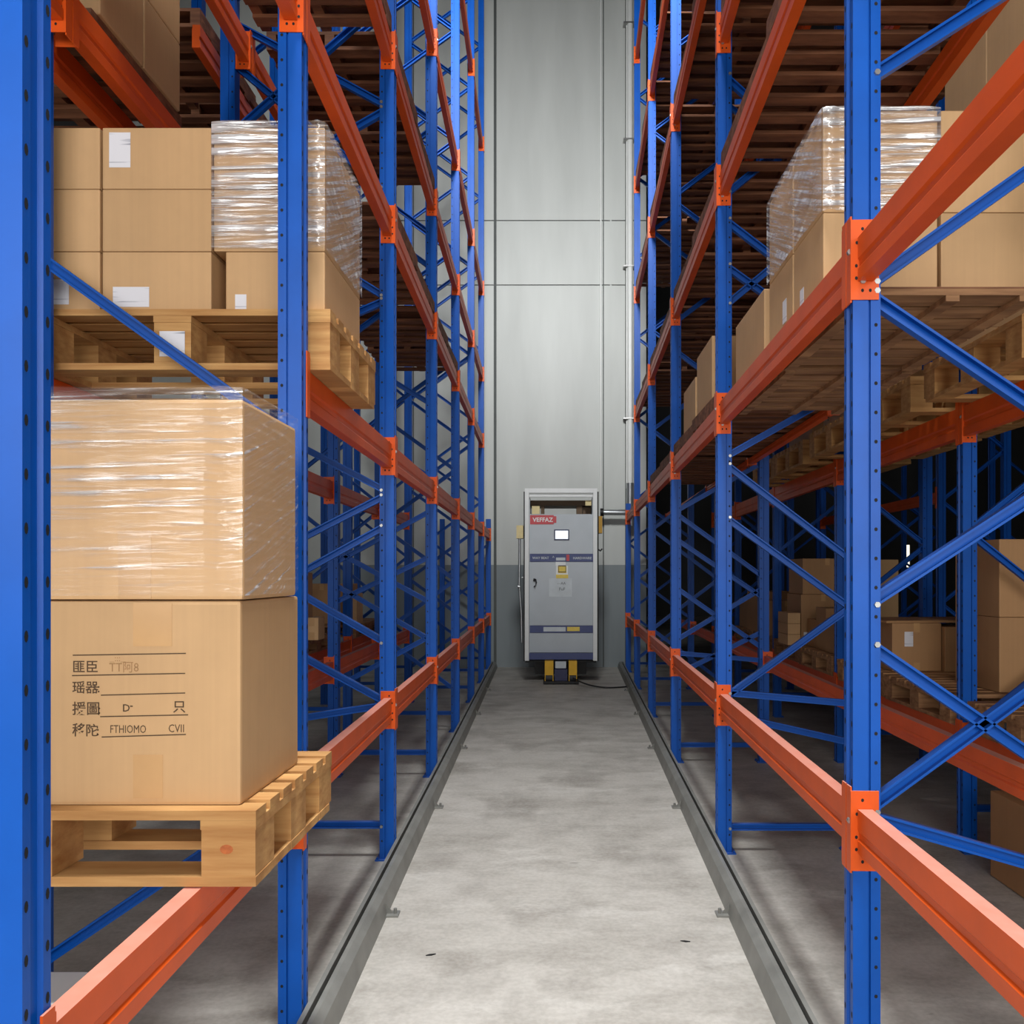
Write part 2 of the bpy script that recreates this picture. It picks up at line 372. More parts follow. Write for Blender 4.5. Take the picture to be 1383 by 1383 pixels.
def beam(s, x, d0, d1, z, h, label, hh=0.25, group=None, inset=0.014, conns=(1, 1)):
    L = d1-d0; ang = -s*math.atan(SK)
    t = thing('load_beam', label, 'beam', (X(s, x, d0), d0, z+HC), ang, group); t['kind'] = 'thing'
    put('beam_section', beam_rail_mesh(s, L/math.cos(ang), h), t, (s*inset, 0, 0))
    if conns[0]: put('connector', conn_mesh(s, False, hh), t, (0, 0, 0))
    if conns[1]:
        o = put('connector', conn_mesh(s, True, hh), t, (0, L/math.cos(ang), 0))
        if d1 < 8:
            put('bolt', bolt_mesh(), o, (s*.03, -.047, -hh/2+.06)); put('bolt', bolt_mesh(), o, (-s*.006, -.03, .03))
    return t
HP = 12.9
RD = [2.69, 5.22, 7.72, 10.15, 12.6, 14.75]
LD = [1.46, 3.13, 5.10, 7.17, 9.2, 11.3, 13.3, 15.2]
DEP_R, DEP_L = 0.92, 0.84
def zig(z0, n, step=0.62, flip=False):
    out = []; z = z0
    for k in range(n):
        a, b = (z, z+step) if (k % 2 == 0) != flip else (z+step, z)
        out.append((a, b)); z += step+0.02
    return out
BR_R = {
 0: [(1.63, 2.14), (.95, 1.52), (.92, .38), (-.10, .42), (-.23, -.78), (-.775, -.19), (-.80, -1.03), (2.2, 2.75), (-1.6, -1.6)],
 1: [(.70, .09), (.36, -.22), (-.79, -.21), (-.76, -.83), (-.90, -1.08), (-1.62, -1.62), (3.18, 2.46), (2.43, 3.09), (2.26, 1.65), (1.97, 1.40), (1.72, 2.38), (.75, 1.2), (4.6, 3.9), (3.95, 4.6), (5.3, 4.7), (5.4, 6.0), (6.7, 6.1)],
 2: [(.60, 1.05), (.56, -.02), (.32, -.22), (-.14, -.70), (-.62, -.14), (-.95, -.55), (-1.62, -1.62), (-.75, -.82), (1.55, 2.1), (2.1, 1.5), (2.4, 3.0), (3.5, 2.9), (3.6, 4.2), (4.8, 4.2), (5.0, 5.6), (6.2, 5.6), (6.4, 7.0), (7.6, 7.0)]}
BR_L = {
 0: [(-.5, .1), (.9, .3), (.95, 1.5), (-1.5, -1.5)],
 1: [(.53, 1.22), (-.85, -1.5)],
 2: [(.52, 1.02), (.49, .0), (.30, -.23), (-.43, .12), (-.80, -.28), (-1.57, -1.57), (2.4, 3.2), (3.6, 2.75), (1.73, 2.32), (1.71, 1.3), (2.93, 3.45), (2.9, 2.35), (-.82, -.97), (4.2, 3.6), (4.3, 4.9), (5.5, 4.9)],
 3: [(.85, 1.35), (.15, -.25), (-.25, .2), (-.58, -.1), (-.55, -1.0), (.55, .1), (-1.57, -1.57), (1.5, 2.0), (2.6, 2.0), (2.7, 3.3), (3.9, 3.3), (4.0, 4.6), (5.2, 4.6), (5.4, 6.0)]}
for i, d in enumerate(RD):
    br = BR_R.get(i) or zig(-1.3, 16 if i < 5 else 18, .60, i % 2 == 1)+[(-1.62, -1.62)]
    frame(1, .9, d, DEP_R, HP if i < 5 else 3.05, [q for q in br if i < 5 or max(q) < 1.2], 'blue perforated upright frame, %s from the camera in the row right of the aisle' % ORD[i+1], i < 4, bolts=i < 2)
for i, d in enumerate(LD):
    br = BR_L.get(i) or zig(-1.3, 17, .60, i % 2 == 1)+[(-1.57, -1.57)]
    nm = 'blue upright at the left edge of the photo, nearest in the left row' if i == 0 else 'blue perforated upright frame, %s from the camera in the row left of the aisle' % ORD[i+1]
    frame(-1, .9, d, 1.08 if i < 3 else .95, HP if i < 7 else 2.8, [q for q in br if i < 7 or max(q) < .9], nm, i < 5, bolts=i in (1, 2))
LVR = [-.835, 1.02, 2.47, 4.30, 6.0, 8.0]
LVL = [-.845, .73, 2.17, 3.25, 4.65, 7.0]
def between(i): return 'between %s and %s uprights' % (ORD[i], ORD[i+1])
RB = [0.25]+RD
for b in range(6):
    for li, z in enumerate(LVR):
        if b == 0 and li > 2: continue
        if (li == 5 and b < 3) or (b == 5 and li > 1): continue
        if b == 1 and li == 3: z = 3.44
        wh = 'running from its first upright past the camera' if b == 0 else between(b)
        beam(1, .9, RB[b], RB[b+1], z, .142, 'orange aisle-side beam, %s level of right rack, %s' % (ORD[li+1], wh), conns=(b > 0, 1), hh=.26)
for b in range(7):
    for li, z in enumerate(LVL):
        if (b == 0 and li in (1, 3, 4, 5)) or (li == 5 and b < 3) or (b == 6 and li > 1): continue
        if b == 0 and li == 0: z = -.925
        beam(-1, .9, LD[b], LD[b+1], z, .15, 'orange aisle-side beam, %s level of left rack, %s' % (ORD[li+1], between(b+1)), hh=.235)
# rear beams of the first rows (left: full height, right: shallow tie under the stored pallets)
for b in range(5):
    for li, z in enumerate(LVL[:4]):
        if (b > 2 and li > 1) or (b == 0 and li == 1): continue
        if b == 0 and li == 1: continue
        if b == 0 and li == 0: z = -.925
        beam(-1, 2.0 if (b == 1 and li == 1) else 1.80, LD[b], LD[b+1], z, .15, 'dark orange rear beam, %s level of left rack, %s' % (ORD[li+1], between(b+1)), hh=.235, inset=0)
for b in range(1, 6):
    for li, z in enumerate(LVR[:5]):
        if li == 1 and b == 1: continue
        if b == 5 and li > 1: continue
        if li == 1: z, h, x = 1.055, .05, 1.62
        else: h, x = .125, .9+DEP_R-.05
        if b == 1 and li == 3: z = 3.44
        beam(1, x, RB[b], RB[b+1], z, h, 'dark orange rear beam, %s level of right rack, %s' % (ORD[li+1], between(b)), hh=.2 if li != 1 else .06, inset=0)
# second rows behind
X2R, X2L = 2.46, 2.08
for i, d in enumerate(RD):
    if i == 0: continue
    frame(1, X2R, d, .9, HP-1, [(-1.5, -1.5)]+zig(-1.0, 9, .62, i % 2 == 0), 'shaded blue upright frame in the second row on the right, %s from the camera' % ORD[i], i < 3)
for i in (2, 3, 4, 5):
    frame(-1, X2L, LD[i+1]-.15, .9, HP-1, [(-1.5, -1.5)]+zig(-1.0, 12, .62, i % 2 == 0), 'shaded blue upright frame in the second row on the left, %s from the camera' % ORD[i-1], False)
for i, d in enumerate((10.15, 12.6, 15.0, 18.0)):
    frame(1, 4.5, d, .9, 8.0, [(-1.5, -1.5)]+zig(-1.0, 5, .62, i % 2 == 0), 'dark blue upright frame in the third row far right, %s from the camera' % ORD[i+1], False)
for i, d in enumerate((11.4, 14.2, 18.0)):
    frame(1, 7.2, d, .9, 8.0, zig(-1.0, 5, .62, i % 2 == 1), 'dark blue upright frame in the fourth row at the far right, %s from the camera' % ORD[i+1], False)
R2 = [-1.08, .97, 2.47, 4.3]
for b in range(5):
    for li, z in enumerate(R2):
        if b == 0 and li == 2: continue
        beam(1, X2R, RB[b+1], RB[b+2], z, .19 if li < 2 else .13, 'shaded orange beam, %s level of right second row, %s' % (ORD[li+1], between(b+1)), hh=.27, inset=0, conns=(b > 0, 1))
for b in (1, 2, 3):
    for li, z in enumerate((-.80, 2.3, 3.3)):
        if b == 3 and li: continue
        d0, d1 = LD[b+1]-.15+(0 if b > 1 else -.0), LD[b+2]-.15
        beam(-1, X2L, d0, d1, z, .14, 'shaded orange beam, %s level of left second row, bay %s from the camera' % (ORD[li+1], ORD[b]), hh=.22, inset=0, conns=(0, 1))
for li, z in enumerate((.95, 2.47)):
    beam(1, 4.5, 10.15, 12.6, z, .14, 'dark orange beam at %s level in the third row far right' % ORD[li+1], inset=0)
    beam(1, 4.5, 12.6, 15.0, z, .14, 'dark orange beam at %s level in the third row far right, deeper bay' % ORD[li+1], inset=0, conns=(0, 1))

# ------------------------------------------------------------------ floor guide rails
for s in (1, -1):
    t = thing('guide_rail', 'grey steel floor guide rail running along the foot of the %s rack' % SIDE[s], 'floor rail', (X(s, .79, 0.3), .3, 0), -s*math.atan(SK))
    L = YW-.3-.05
    a = MB(); a.prism([(s*p, q) for p, q in [(0, 0), (.010, 0), (.028, .085), (.055, .105), (.066, .105), (.066, 0), (.072, 0), (.072, .112), (.052, .112), (.022, .090)]], (0, 0, 0), (1, 0, 0), (0, 0, 1), (0, L, 0))
    put('inner_angle', a.mesh('inner_angle', M['rail']), t)
    a = MB(); a.prism([(s*p, q) for p, q in [(.086, 0), (.105, 0), (.108, .116), (.088, .116)]], (0, 0, 0), (1, 0, 0), (0, 0, 1), (0, L, 0))
    put('outer_angle', a.mesh('outer_angle', M['rail']), t)
    a = MB(); a.box(s*.073, s*.0855, 0, L, 0, .07); put('groove_liner', a.mesh('groove_liner', M['black']), t)
    for yy in (4.25, 6.2, 8.3, 10.3, 12.4):
        a = MB(); a.box(-s*.06, s*.006, -.035, .035, 0, .010); a.prism([(0, 0), (-.04, 0), (0, .055)], (s*.01, -.004, .008), (s, 0, 0), (0, 0, 1), (0, .008, 0))
        a.tube([(-s*.04, 0, .01), (-s*.04, 0, .035)], .009, 8)
        put('anchor_bracket', a.mesh('anchor_bracket', M['rail']), t, (0, yy-.3, 0))

# ------------------------------------------------------------------ pallets
def pallet_parts(w, l, h, nb=8, wood='wood', centre=True):
    def make():
        t = .026; P = []
        a = MB(); bw = l/nb*.74
        for k in range(nb):
            y = k*(l-bw)/(nb-1); a.box(0, w, y, y+bw, h-t, h)
        P.append(('top_deck', a.mesh('top_deck', M[wood]), (0, 0, 0)))
        b = .15
        for k, x in enumerate((0, (w-b)/2, w-b)):
            q = MB(); q.box(x, x+b, 0, l, h-2*t, h-t-.0005); P.append(('stringer', q.mesh('stringer', M[wood]), (0, 0, 0)))
            for y in (0, (l-b)/2, l-b):
                q = MB(); q.box(0.002, b-.002, 0.002, b-.002, 0, h-3*t-.001); P.append(('block', cached(('blk', round(h, 3), wood), lambda q=q: q.mesh('block', M[wood])), (x, y, t+.0005)))
        q = MB()
        for y in (0, (l-b)/2, l-b): q.box(0, w, y, y+b*.8, 0, t)
        
        for y0_, y1_ in ((b*.8+.0005, (l-b)/2-.0005), ((l-b)/2+b*.8+.0005, l-b-.0005)):
            q.box(0.001, b*.8, y0_, y1_, 0.001, t*.97); q.box(w-b*.8, w-.001, y0_, y1_, 0.001, t*.97)
        P.append(('bottom_deck', q.mesh('bottom_deck', M[wood]), (0, 0, 0)))
        return P
    return cached(('pal', round(w, 3), round(l, 3), round(h, 3), nb, wood), make)
def pallet(s, x, d, z, w, l, h, label, wood='wood', nb=8, group=None):
    """aisle-side near corner at rack x, depth d; z relative to eye"""
    x0 = X(s, x, d)
    t = thing('pallet', label, 'pallet', (x0 if s > 0 else x0-w, d, z+HC), 0, group)
    for n, m, loc in pallet_parts(w, l, h, nb, wood): put(n, m, t, loc)
    return t
def slat_parts(w, l):
    def make():
        a = MB(); n = int(l/.105)
        for k in range(n): y = k*l/n; a.box(0, w, y, y+l/n-.004, .096, .116)
        b = MB(); k = 0; y = 0.0; rnd = random.Random(3)
        while y < l-.08: b.box(0.0, w, y, y+.085, 0, .022); y += .085+rnd.uniform(.07, .13)
        P = [('top_deck', a.mesh('top_deck', M['wood_deck']), (0, 0, 0)), ('bottom_slats', b.mesh('bottom_slats', M['wood_deck']), (0, 0, 0))]
        for x in (0, w/2-.03, w-.06):
            c = MB(); c.box(x, x+.06, 0, l, .0225, .0955); P.append(('stringer', c.mesh('stringer', M['wood_deck']), (0, 0, 0)))
        return P
    return cached(('slat', round(w, 2), round(l, 2)), make)
def slatted(s, x, d, z, w, l, label):
    x0 = X(s, x, d+l/2)
    t = thing('slatted_pallet', label, 'pallet', (x0 if s > 0 else x0-w, d, z+HC), 0, 'slatted pallets stored on the upper levels')
    for n, m, loc in slat_parts(w, l): put(n, m, t, loc)
    return t
def fill(s, x, w, ds, bay_of, z, lev, row):
    d0, d1 = ds; l = (d1-d0-.2)/2
    for k in (0, 1):
        slatted(s, x, d0+.07+k*(l+.06), z, w, l, 'dark slatted pallet, %s level of %s, %s bay, %s half' % (ORD[lev], row, ('nearest' if bay_of == 0 else ORD[bay_of]), ('nearer', 'farther')[k]))
for b in range(1, 6):
    for li in (2, 3, 4):
        if (b == 1 and li == 4) or b == 5: continue
        z = 3.44 if (b == 1 and li == 3) else LVR[li]
        fill(1, .93, .84, (RB[b], RB[b+1]), b, z+.073, li+1, 'the right rack, added for shade')
fill(1, .93, .84, (RB[0]+.3, RB[1]), 0, LVR[2]+.073, 3, 'the right rack, added for shade')  # out-of-view pallets added to shade the floor under the rack
for b in range(4):
    for li in (2, 3):
        if b == 0 and li == 2: continue
        fill(1, X2R+.02, .9, (RB[b+1], RB[b+2]), b+1, R2[li]+.066, li+1, 'the second row on the right')
for b, li in ((0, 2), (2, 2), (3, 2), (0, 3), (1, 3), (2, 3)):  # nearest third-level pair is unseen, added to shade the floor
    fill(-1, .92, .80, (LD[b], LD[b+1]), b+1, LVL[li]+.077, li+1, 'the left rack')
for b, li in ((1, 1), (1, 2), (2, 1), (2, 2)):
    fill(-1, X2L+.0, .9, (LD[b+1]-.15, LD[b+2]-.15), b+1, (0, 2.3, 3.3)[li]+.072, li+2, 'the second row on the left')

# ------------------------------------------------------------------ cartons
def carton(s, x, d, z, w, l, h, label, mat='card', bev=.006, tape=True, rz=0, group=None, flaps=True, side_tape=False):
    """aisle-side near bottom corner at true X (signed by s), depth d; z relative to eye"""
    cx = s*(x+w/2)
    t = thing('cardboard_box', label, 'box', (cx, d+l/2, z+HC), rz, group)
    put('box_body', rbox(w, l, h, bev, M[mat], 'box_body'), t)
    if tape:
        a = MB(); tw = .05
        a.box(-tw/2, tw/2, -l/2-.0012, -l/2-.0004, h-.075, h+.0012); a.box(-tw/2, tw/2, -l/2-.0012, l/2-.003, h+.0004, h+.0012)
        b_ = MB(); b_.box(-tw/2, tw/2, -l/2-.0012, -l/2-.0004, .004, .07); put('packing_tape', b_.mesh('packing_tape', M['tape']), t, label='glossy brown packing tape')
        put('packing_tape', a.mesh('packing_tape', M['tape']), t, label='glossy brown packing tape')
    t['_'] = 0; del t['_']
    return t, w, l, h
def paper(t4, x0, x1, z0, z1, side=None, label='white printed paper label'):
    t, w, l, h = t4; a = MB()
    if side is None: a.box(x0-(x0+x1)/2, x1-(x0+x1)/2, -.0008, 0, 0, z1-z0); loc = ((x0+x1)/2, -l/2-.0008, z0)
    else: a.box(-.0008 if side < 0 else 0, 0 if side < 0 else .0008, x0-(x0+x1)/2, x1-(x0+x1)/2, 0, z1-z0); loc = (side*(w/2+.0006), (x0+x1)/2, z0)
    put('paper_label', a.mesh('paper_label', M['paper']), t, loc, label=label)
def film(s, x, d, z, w, l, h, amp=.005, over=.012, seed=0, top=True, below=0.0, slant=0.0, parent=None, label=None, cat=None, group=None):
    """thin wrinkled stretch film around the near, aisle and top faces of a load"""
    cx = s*(x+w/2); cy = d+l/2; mb = MB()
    def disp(p, fx):
        a = noise.noise(Vector((fx*2.2+seed, (p.z+slant*p.y)*38, seed)))
        b = noise.noise(Vector((fx*5+seed*3, (p.z+slant*p.y)*90, 4.0)))
        e = noise.noise(Vector((fx*9+seed, p.z*9, 9.0)))
        return amp*((1-abs(a)*2.2)*.6+(1-abs(b)*2)*.3+e*.4)+.004
    def grid(P, U, V, N, nu, nv):
        P, U, V, N = Vector(P), Vector(U), Vector(V), Vector(N); vs = []; fs = []
        for j in range(nv+1):
            for i in range(nu+1):
                p = P+U*(i/nu)+V*(j/nv); k = disp(p, p.x*abs(N.y)+p.y*abs(N.x)+(p.x if N.z else 0))
                e = min(1.0, min(i, nu-i)/3.0); k = k*e+.003*(1-e)
                q_ = (nu-i if s < 0 else i) if N.y else 99            # bunched and puffed near the aisle-side corner
                if 0 < q_ < 7: k += .016*math.sin(PI*q_/7)*(.75+.9*noise.noise(Vector((seed, p.z*55, q_*.25))))
                vs.append(p+N*k)
        for j in range(nv):
            for i in range(nu): q = j*(nu+1)+i; fs.append((q, q+1, q+nu+2, q+nu+1))
        mb.add(vs, fs, 0, True)
    o = .003; W, Ln = w/2+o, l/2+o; z0 = -below; z1 = h+over
    grid((-W, -Ln, z0), (2*W, 0, 0), (0, 0, z1-z0), (0, -1, 0), 56, 230)
    if s < 0: grid((W, -Ln, z0), (0, 2*Ln, 0), (0, 0, z1-z0), (1, 0, 0), 40, 230)
    else: grid((-W, Ln, z0), (0, -2*Ln, 0), (0, 0, z1-z0), (-1, 0, 0), 40, 230)
    if top: grid((-W, -Ln, z1), (2*W, 0, 0), (0, 2*Ln, 0), (0, 0, 1), 36, 36)
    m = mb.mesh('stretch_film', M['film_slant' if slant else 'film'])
    if parent: return put('stretch_film', m, parent, label=label or 'clear wrinkled stretch film')
    o = put('stretch_film', m, None, (cx, cy, z+HC), label=label, category=cat or 'plastic wrap')
    if group: o['group'] = group
    return o

# --- left, lower pallet with the two big boxes
pallet(-1, .765, 2.20, -.845, 1.25, .74, .205, 'pale pine pallet at lower left under the two largest boxes', nb=7)
kb = MB(); kb.disc((0, 0, 0), (1, 0, 0), (0, 0, 1), .018, .013, 0, 14)
put('wood_knot', kb.mesh('wood_knot', M['knot']), [o for o in C.objects if o.get('label', '').startswith('pale pine pallet')][0], (1.25-.08, -.0006+.002, .10))
big = carton(-1, .875, 2.25, -.64, .76, .50, .565, 'large cardboard box with printed black form lines, bottom of the pair on lower left pallet', tape=False, bev=.010)
a = MB()
a.box(-.052, .055, -.2512, -.2504, .44, .560)
put('packing_tape', a.mesh('packing_tape', M['tape']), big[0], (.135, 0, 0), label='pale brown tape strip')
a = MB(); a.box(-.052, .03, -.2512, -.2504, .02, .14); put('packing_tape', a.mesh('packing_tape', M['tape']), big[0], (.135, 0, 0), label='pale brown tape strip')
def U(u): return (u-753)/1100*2.2485
def Vz(v): return HC+(775-v)/1100*2.2485
tx, ty, tz = big[0].location
pieces = []
for (u0, v0, u1, v1) in ((98, 885, 251, 882.5), (97, 912.5, 250, 909.5), (136, 939, 250, 936), (135, 968, 254, 965.5), (137, 995.5, 251, 992)):
    l_ = MB(); A = Vector((U(u0)-tx, 0, Vz(v0)-tz)); B = Vector((U(u1)-tx, 0, Vz(v1)-tz)); th = .0016
    l_.add([A-Vector((0, 0, th)), B-Vector((0, 0, th)), B+Vector((0, 0, th)), A+Vector((0, 0, th))], [(0, 1, 2, 3)])
    pieces.append((l_.mesh('line', M['ink']), (0, 0, 0), 0))
def wr(txt, u, v, hpx, mi=0, sx=1.0, bold=.0004):
    if len(txt) > 2: bold = 0
    sz = hpx/1100*2.2485*1.28
    pieces.append((text_mesh(txt, sz, M['ink'], bold=bold, sx=sx), (U(u)-tx, 0, Vz(v)-tz), mi))
wr('匪', 97, 907, 14); wr('臣', 115, 907, 14); wr('瑶', 97, 935, 14); wr('器', 115, 935, 14); wr(':', 131, 935, 14)
wr('援', 97, 964, 15); wr('圖', 116, 964, 15); wr(':', 132, 964, 14); wr('移', 97, 993, 15); wr('陀', 115, 993, 14); wr(':', 130, 993, 14)
wr('D', 165, 961, 11); wr('-', 175, 957, 11); wr('只', 233, 961, 14)
wr('FTHIOMO', 148, 990, 12, 0, .72); wr('CVII', 227, 989, 12, 0, .80)
wr('TT阿8', 147, 907, 13, 1, .9); wr('_:::_', 148, 893, 9, 1, 1.1)
pm = joined(pieces, 'printed_form', [M['ink'], M['ink_faint']])
put('printed_form', pm, big[0], (0, -.2508, 0), label='black printed ruled lines and characters')
top = carton(-1, .870, 2.25, -.072, .765, .46, .555, 'large film-wrapped cardboard box, top of the pair on lower left pallet', tape=False, bev=.010)
a = MB(); a.box(-.045, .045, -.2312, -.2304, .003, .19); put('packing_tape', a.mesh('packing_tape', M['tape']), top[0], (.085, 0, 0), label='pale brown tape strip')
film(-1, .870, 2.25, -.072, .765, .46, .555,   .006, .030, 1.0, True, -.012, 0, top[0])
a = MB(); a.box(0, .33, 0, .4, 0, .09)
cw = carton(-1, 1.70, 2.78, -1.775, .5, .22, .31, 'low white box on the floor under the lower left pallet', mat='card', tape=False)
cw[0].children[0].data = rbox(.5, .22, .3105, .006, M['white'], 'box_body')
# --- left, second level stack
pallet(-1, .825, 3.22, .807, 1.25, .80, .24, 'pine pallet at the second level of left rack under the six-box stack', nb=7)
zb = .807+.24; colx = [(.932, .448, 'rightmost'), (1.386, .44, 'middle'), (1.832, .32, 'left')]
hz = [.243, .250, .247]; LV = ['bottom', 'middle', 'top']
G = 'boxes stacked on the left second-level pallet'
for ci, (cx0, cw_, cn) in enumerate(colx):
    z = zb
    for r in range(3):
        off = 0; cut = .048 if (ci == 0 and r == 0) else 0
        bx = carton(-1, cx0+off, 3.26, z+.001, cw_-cut-.004, .58, hz[r]-.002, 'brown carton in the %s layer, %s column of the stack on left second-level pallet' % (LV[r], cn), group=G, bev=.005, tape=False)
        if ci == 1 and r == 2: paper(bx, -.19, -.105, .085, .225)
        if ci == 1 and r == 0: paper(bx, -.175, -.03, .02, .10)
        if ci == 2 and r == 0: paper(bx, -.03, .035, .03, .13)
        if ci == 0 and r == 0: paper(bx, -.16, -.115, .0, .07)
        z += hz[r]
film(-1, .930, 3.255, zb+.25, .448, .59, .50, .007, .006, 5.0, True, 0, .55, None, 'clear stretch film around the upper right cartons of the left stack', 'plastic wrap')
a = MB(); a.box(-.05, .05, -.0008, 0, 0, .1); pl = put('paper_label', a.mesh('paper_label', M['paper']), None, (0, 0, 0), label='white label on pallet block')
pl.parent = [o for o in C.objects if o.get('label', '').startswith('pine pallet at the second level')][0]; pl.location = (.625, -.001, .052)
# --- left, third level boxes at the back
slatted(-1, 1.86, 3.40, 2.247, .9, .82, 'dark slatted pallet under the cartons high at upper left')
zz = 2.17+.195
for r in range(3):
    for k in range(2):
        carton(-1, 1.86+.0227*3.2, 3.44+k*.37, zz+r*.345, .5, .36, .34, 'brown carton high at upper left, %s layer, %s of two along the back beam' % (LV[r], ('nearer', 'farther')[k]), mat='card', group='cartons high at upper left')
for b, (d0, d1) in enumerate(((1.46, 3.13), (3.13, 5.10))):
    beam(-1, 2.02, d0, d1, 2.17, .15, 'dark orange second-row beam high at upper left, %s of two in line' % ('nearer', 'farther')[b], inset=0)
# --- left, second row boxes low
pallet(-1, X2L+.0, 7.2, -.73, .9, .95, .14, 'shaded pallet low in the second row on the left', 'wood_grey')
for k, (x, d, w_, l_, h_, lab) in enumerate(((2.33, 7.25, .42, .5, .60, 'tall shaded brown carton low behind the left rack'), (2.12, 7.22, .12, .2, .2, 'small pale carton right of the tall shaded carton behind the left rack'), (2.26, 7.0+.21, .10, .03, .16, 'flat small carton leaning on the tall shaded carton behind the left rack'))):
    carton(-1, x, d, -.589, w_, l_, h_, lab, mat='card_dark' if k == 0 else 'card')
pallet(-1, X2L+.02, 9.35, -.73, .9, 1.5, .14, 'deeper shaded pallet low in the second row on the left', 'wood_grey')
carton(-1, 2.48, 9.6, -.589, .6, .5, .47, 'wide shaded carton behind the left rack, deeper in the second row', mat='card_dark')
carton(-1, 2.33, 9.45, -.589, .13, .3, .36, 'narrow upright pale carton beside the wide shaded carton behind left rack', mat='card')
# --- right, second level, first bay
def deck(s, x, d, z, w, l, label):
    t = thing('slatted_deck', label, 'deck', (X(s, x, d+l/2), d, z+HC), 0)
    a = MB(); n = int(l/.13)
    for k in range(n): y = k*l/n; a.box(0, w, y, y+l/n-.022, .0, .024)
    put('deck_boards', a.mesh('deck_boards', M['wood_grey']), t)
    b = MB(); b.box(0, w, 0, l, .0245, .030); put('top_sheet', b.mesh('top_sheet', M['wood_deck']), t)
    for x_ in (.06, w/2, w-.1):
        c = MB(); c.box(x_, x_+.05, 0, l, -.022, -.0005); put('runner', c.mesh('runner', M['wood_grey']), t)
zt = 1.02+.0625
deck(1, .972, 2.98, 1.02, .74, 1.02, 'slatted wooden deck under the film-wrapped boxes on right second level')
deck(1, .972, 4.06, 1.02, .74, 1.05, 'slatted wooden deck under the labelled box on right second level')
zd = 1.02+.0305
G = 'boxes stacked on the right second-level deck'
for ci in range(2):
    for r, (h_, ln) in enumerate(((.315, 'bottom'), (.385, 'top'))):
        z = zd+(0 if r == 0 else .317)
        for k in range(2):
            bx = carton(1, 1.005+ci*.445, 3.08+k*.40, z, .432, .385, h_, 'brown carton in the %s layer, %s column, %s row of right second-level stack' % (ln, ('aisle', 'inner')[ci], ('front', 'back')[k]), group=G, bev=.005, tape=False)
            if r == 0 and ci == 0 and k: paper(bx, -.1, -.04, .06, .16, -1)
            if r == 0 and ci == 0 and k == 0: paper(bx, .05, .10, .05, .12, -1)
film(1, 1.002, 3.075, zd+.318, .44, .80, .385, .008, .004, 9.0, True, 0, .45, None, 'clear stretch film around the upper aisle-side cartons on the right second level')
bx = carton(1, 1.05, 4.14, zd, .5, .66, .40, 'plain brown carton with a white label behind the wrapped stack on right', bev=.006); paper(bx, -.20, -.06, .26, .37)
# next bays, right second level
for b, d in ((2, 5.72), (3, 8.3)):
    fill(1, .93, .84, (RB[b], RB[b+1]), b, LVR[1]+.073, 2, 'the right rack, added for shade')
carton(1, 1.09, 5.75, 1.02+.192, .55, .62, .47, 'brown carton on right second level beyond the second upright', bev=.006)
carton(1, 1.10, 6.5, 1.02+.192, .5, .6, .36, 'lower brown carton on right second level, deeper than the second upright', bev=.006)
# --- right, second row: upper pallets with blocks and tall stack
for k, (d, l, nm) in enumerate(((4.02, 1.08, 'nearest'), (5.36, 1.08, 'second'), (6.52, 1.08, 'third'), (7.9, 1.08, 'fourth'), (9.04, 1.0, 'fifth'))):
    pallet(1, 2.20, d, R2[1]+.097, 1.05, l, .235, 'pale pallet with open blocks on the second-row upper beam at right, %s from the camera' % nm, 'wood', 9)
zz = R2[1]+.097+.237
for r in range(4):
    for k in range(2):
        for c in range(2):
            carton(1, 2.40+c*.46, 4.06+.5*k, zz+r*.455, .45, .49, .45, 'brown carton in %s layer of the tall upper right stack, %s column, %s row' % (ORD[r+1], ('left', 'right')[c], ('front', 'back')[k]), group='tall stack of cartons at upper right')
carton(1, 2.45, 6.6, zz, .7, .9, .35, 'low wrapped light carton on the third second-row pallet at right', mat='card')
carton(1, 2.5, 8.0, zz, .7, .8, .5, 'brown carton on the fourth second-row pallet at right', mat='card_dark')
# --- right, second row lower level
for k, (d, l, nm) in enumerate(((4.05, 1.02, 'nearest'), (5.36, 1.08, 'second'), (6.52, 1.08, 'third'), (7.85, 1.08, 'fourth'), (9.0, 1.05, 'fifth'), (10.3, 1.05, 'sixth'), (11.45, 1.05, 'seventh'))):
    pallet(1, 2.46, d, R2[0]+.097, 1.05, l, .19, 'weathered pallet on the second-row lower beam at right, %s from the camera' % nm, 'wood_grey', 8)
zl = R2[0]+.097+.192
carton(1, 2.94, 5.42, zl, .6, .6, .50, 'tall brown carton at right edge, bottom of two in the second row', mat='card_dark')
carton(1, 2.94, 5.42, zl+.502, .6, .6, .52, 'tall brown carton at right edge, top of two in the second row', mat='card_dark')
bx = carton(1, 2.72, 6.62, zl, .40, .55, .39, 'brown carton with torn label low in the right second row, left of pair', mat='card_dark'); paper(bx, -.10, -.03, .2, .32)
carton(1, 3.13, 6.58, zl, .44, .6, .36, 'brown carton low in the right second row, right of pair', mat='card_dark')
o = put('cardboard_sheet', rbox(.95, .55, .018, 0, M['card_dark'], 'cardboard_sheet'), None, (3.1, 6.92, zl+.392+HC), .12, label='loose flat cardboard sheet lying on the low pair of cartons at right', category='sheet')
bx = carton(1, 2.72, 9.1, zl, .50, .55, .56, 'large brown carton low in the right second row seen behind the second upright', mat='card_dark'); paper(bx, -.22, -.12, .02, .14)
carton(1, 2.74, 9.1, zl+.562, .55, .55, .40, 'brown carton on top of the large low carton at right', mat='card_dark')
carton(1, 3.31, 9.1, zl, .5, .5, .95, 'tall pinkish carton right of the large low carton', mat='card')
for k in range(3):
    carton(1, 2.55+.0*k, 9.02-.0+k*.0, zl+.12*k, .14, .4, .118, 'small pale carton, %s from the bottom, left of the large low carton' % ORD[k+1], mat='card', tape=False)
